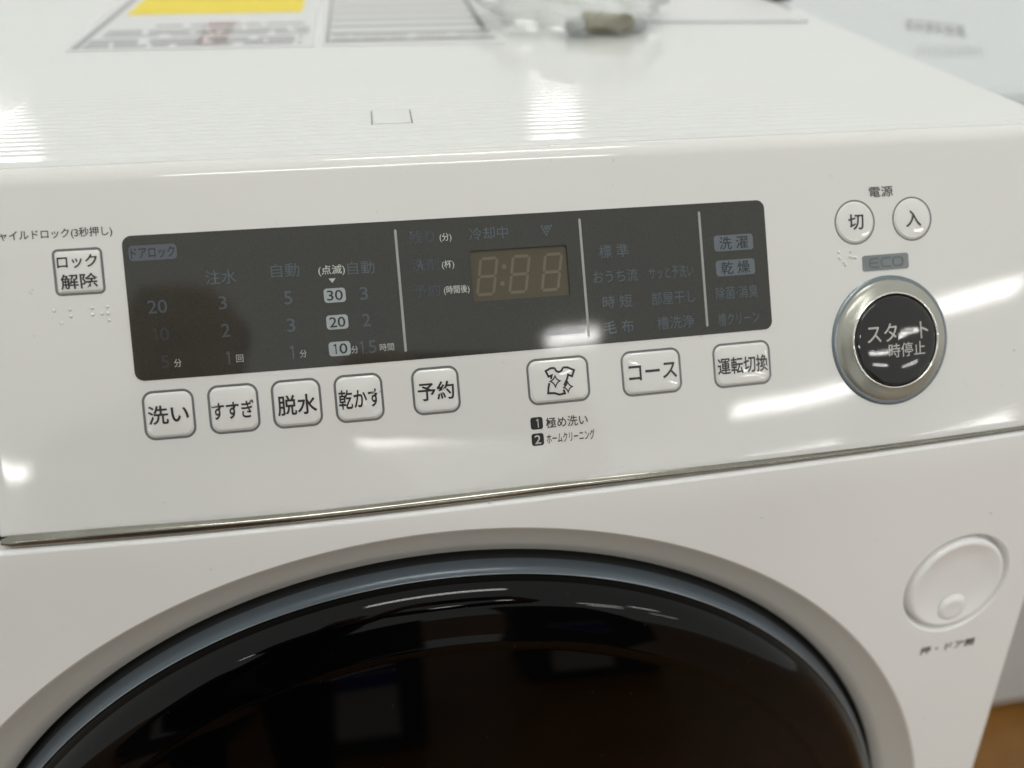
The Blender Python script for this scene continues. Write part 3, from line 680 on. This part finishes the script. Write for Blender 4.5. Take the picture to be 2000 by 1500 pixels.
flo = pydata('floor', [(x, y, 0) for x, y in fl], [(0, 1, 2, 3)], M['floor'], None, False); flo['kind'] = 'structure'

# ================================================================== ceiling lamps of the store (they make the streaks on the gloss)
def ceiling_lamp(x, y, ln, gap, tw, label, tubes=2, z=2.87):
    t = thing('ceiling_lamp', label, 'lamp', (x, y, z), 'ceiling lamps over the store floor')
    box('housing', (0, 0, .035), (ln + .06, gap + tw + .08, .05), M['housing'], t, .006)
    for k in range(tubes):
        yy = (k - (tubes - 1) / 2) * gap
        box('tube', (0, yy, -.012), (ln, tw, .03), M['tube'], t, .008)
def lamps():
    F_ = 'twin tube ceiling lamp '
    for x, y, ln, gap, tw, lb in (
        (.13, -3.42, .86, .056, .030, F_ + 'in the long row ahead, mirrored just under the display'),
        (-2.62, -3.70, .86, .056, .030, F_ + 'of the long row ahead, mirrored low on the left'),
        (2.62, -3.68, .90, .056, .030, F_ + 'of the long row, mirrored left of the start button'),
        (.87, -2.68, .27, .040, .020, 'short ceiling lamp in the near row ahead, mirrored in the dark display'),
        (3.40, -2.97, .80, .056, .030, F_ + 'in the near row ahead, mirrored right of the start button'),
        (3.05, -4.58, .80, .056, .030, F_ + 'in the farthest row ahead, mirrored low on the panel'),
        (5.1, -5.0, 1.1, .056, .030, F_ + 'farthest of all to the right ahead'),
        (.02, -.62, 1.30, .115, .042, F_ + 'overhead, just in front of the machine'),
        (.30, 1.05, .95, .115, .042, F_ + 'overhead, just behind the machine'),
        (1.47, 6.25, .36, .16, .07, 'square ceiling lamp far behind, mirrored in the middle of the lid'),
        (-2.80, 6.15, .30, .16, .06, 'wide ceiling lamp far behind on the left, mirrored at the left of the lid')):
        ceiling_lamp(x, y, ln, gap, tw, lb)
lamps()
# goods across the aisle, seen only as faint mirror images in the door glass
for x, y, w_, d_, hh_, lb, cards in (
    (-.215, -1.36, .36, .34, .62, 'low grey appliance carton with two blue-headed cards, nearest across the aisle', ((-.105, .085), (.045, .150))),
    (.50, -1.70, .44, .42, 1.10, 'tall grey appliance carton with one blue-headed card, right across the aisle', ((-.05, .20),)),
    (-.78, -1.62, .40, .40, .95, 'grey appliance carton with one blue-headed card, left across the aisle', ((.03, .18),))):
    t = thing('appliance_carton', lb, 'carton', (x, y, 0), 'appliance cartons across the aisle')
    box('carton_body', (0, 0, hh_ / 2 + .002), (w_, d_, hh_), M['carton'], t, .006)
    for cx, cw in cards:
        cd = box('price_card', (cx, d_ / 2 + .003, .175), (cw, .004, .24), M['paper'], t, .001)
        box('card_header', (cx, d_ / 2 + .0062, .262), (cw, .002, .055), M['blue_card'], cd)
    box('tape_strip', (0, 0, hh_ + .003), (.05, d_ - .02, .001), M['print_grey'], t)
# ================================================================== the photographer, seen only as a dark mirror image in the display and door
def skin_mesh(name, chains, m, parent, sub=2):
    """chains: list of [(x,y,z,r), ...]; points given twice are shared, so limbs join into one surface"""
    idx, vs_, rs, es = {}, [], [], []
    for ch in chains:
        prev = None
        for x, y, z, r in ch:
            k = (round(x, 4), round(y, 4), round(z, 4))
            if k not in idx: idx[k] = len(vs_); vs_.append((x, y, z)); rs.append(r)
            if prev is not None and prev != idx[k]: es.append((prev, idx[k]))
            prev = idx[k]
    me = bpy.data.meshes.new(name + '_skeleton'); me.from_pydata(vs_, es, [])
    o = bpy.data.objects.new(name, me); COL.objects.link(o)
    o.modifiers.new('skin', 'SKIN').use_smooth_shade = True
    for i, sv in enumerate(me.skin_vertices[0].data): sv.radius = (rs[i], rs[i]); sv.use_root = (i == 0)
    s = o.modifiers.new('sub', 'SUBSURF'); s.levels = s.render_levels = sub
    dg = bpy.context.evaluated_depsgraph_get(); dg.update()
    me2 = bpy.data.meshes.new_from_object(o.evaluated_get(dg)); me2.materials.clear()
    bpy.data.objects.remove(o)
    return link(name, me2, m, parent)
M['skin'] = mat('skin', (0.45, 0.26, 0.18, 1), 0.5); M['hair'] = mat('black_hair', (0.012, 0.010, 0.009, 1), 0.45)
M['jacket'] = mat('dark_jacket_cloth', (0.014, 0.014, 0.017, 1), 0.8); M['trousers'] = mat('black_trouser_cloth', (0.010, 0.010, 0.012, 1), 0.85)
M['shoe'] = mat('black_shoe_leather', (0.01, 0.01, 0.01, 1), 0.4)
pe = thing('person', 'person in dark jacket and black trousers standing before the machine, holding up a phone', 'person', (-.35, -.84, 0))
po = pe.location
ph = thing('smartphone', 'thin black phone held level in both hands above the front of the machine', 'phone', CAM - RZ * .010 + RX * .055 + RY * .018)
rotp = Matrix((RX, RY, RZ)).transposed()
box('phone_body', (0, 0, 0), (.147, .072, .008), M['black_plastic'], ph, .003, rotp)
box('screen', -RZ * .0044, (.139, .066, .0006), M['door_glass'], ph, .0, rotp)
def hand_chains(wr, end, o_):
    palm = end + o_ * .030 - RZ * .022
    ch = [[(*wr, .026), (*((wr + palm) / 2), .024), (*palm, .027)]]
    for k, ln in zip(range(4), (.92, 1.0, .95, .78)):
        d = RY * ((k - 1.5) * .019)
        ch.append([(*palm, .027), (*(end + o_ * .016 + d - RZ * .006), .0095), (*(end + o_ * .008 * ln + d * 1.02 + RZ * .006), .0085), (*(end - o_ * .014 * ln + d + RZ * .008), .0080), (*(end - o_ * .030 * ln + d * .95 + RZ * .0055), .0066)])
    ch.append([(*palm, .027), (*(end + o_ * .012 - RY * .030 - RZ * .024), .0115), (*(end - o_ * .012 - RY * .016 - RZ * .026), .0100), (*(end - o_ * .032 - RY * .006 - RZ * .024), .0082)])
    return ch
pc = ph.location
eL, eR = pc - RX * .0735, pc + RX * .0735
wL, wR = Vector((-.105, -.345, .985)), Vector((.165, -.345, .970))
rel = lambda L: [[(x - po.x, y - po.y, z - po.z, r) for x, y, z, r in c] for c in L]
pel, wst, chs, nk, hd = (-.35, -.86, .86, .135), (-.35, -.83, 1.00, .125), (-.35, -.77, 1.17, .14), (-.35, -.72, 1.33, .055), (-.345, -.685, 1.44, .095)
shL, shR, elL, elR = (-.520, -.745, 1.255, .062), (-.180, -.745, 1.255, .062), (-.375, -.505, 1.02, .046), (.000, -.560, 1.00, .046)
hip = {-1: (-.435, -.86, .80, .092), 1: (-.265, -.86, .80, .092)}; kn = {-1: (-.445, -.80, .46, .062), 1: (-.255, -.80, .46, .062)}; an = {-1: (-.45, -.89, .09, .040), 1: (-.25, -.89, .09, .040)}
body_ch = [[pel, wst, chs, nk, hd, (-.345, -.680, 1.50, .082)], [chs, shL, elL, (*wL, .026)], [chs, shR, elR, (*wR, .026)]]
for s in (-1, 1): body_ch.append([pel, hip[s], kn[s], an[s], (an[s][0], an[s][1] + .13, .035, .032)])
bd_ = skin_mesh('body', rel(body_ch + hand_chains(wL, eL, -RX) + hand_chains(wR, eR, RX) + [[hd, (-.345, -.600, 1.425, .018)], [hd, (-.425, -.690, 1.44, .016)], [hd, (-.265, -.690, 1.44, .016)]]), M['skin'], pe)
def garment(name, m, off, keep):
    # cut from the body surface itself and lifted off it, so that it follows the body
    src = bd_.data; bm = bmesh.new(); bm.from_mesh(src); bm.normal_update()
    bmesh.ops.delete(bm, geom=[f for f in bm.faces if not keep(f.calc_center_median() + po)], context='FACES')
    left = set(bm.verts); best = []
    while left:                          # keep the one connected piece
        st_ = [left.pop()]; comp = []
        while st_:
            v = st_.pop(); comp.append(v)
            for e in v.link_edges:
                o_ = e.other_vert(v)
                if o_ in left: left.discard(o_); st_.append(o_)
        if len(comp) > len(best): best = comp
    bs = set(best); bmesh.ops.delete(bm, geom=[v for v in bm.verts if v not in bs], context='VERTS')
    for v in bm.verts: v.co += v.normal * off
    me = bpy.data.meshes.new(name); bm.to_mesh(me); bm.free()
    return link(name, me, m, pe)
def wrist_side(q): return min((q - wL).length, (q - wR).length) > .045 and q.y < -.36 or q.y < -.42
garment('jacket', M['jacket'], .013, lambda q: .84 < q.z < 1.325 and wrist_side(q))
garment('trousers', M['trousers'], .008, lambda q: .075 < q.z < .90 and q.y < -.42)
garment('hair', M['hair'], .009, lambda q: q.z > 1.40 and (q.y < -.70 or q.z > 1.505))
for s in (-1, 1):
    x = an[s][0] - po.x
    skin_mesh('shoe', [[(x, -.075, .045, .043), (x, .03, .042, .040), (x, .12, .032, .030)]], M['shoe'], pe)
    bm = bmesh.new(); bmesh.ops.create_uvsphere(bm, u_segments=12, v_segments=8, radius=.0125); bmesh.ops.translate(bm, vec=(.005 + s * .031, .243, 1.455), verts=bm.verts)
    me = bpy.data.meshes.new('eye'); bm.to_mesh(me); bm.free(); link('eye', me, M['paper'], pe)
skin_mesh('mouth', [[(.005 - .020, .233, 1.392, .006), (.005, .240, 1.390, .007), (.005 + .020, .233, 1.392, .006)]], M['skin'], pe, 1)
bpy.data.objects.remove(_fo)
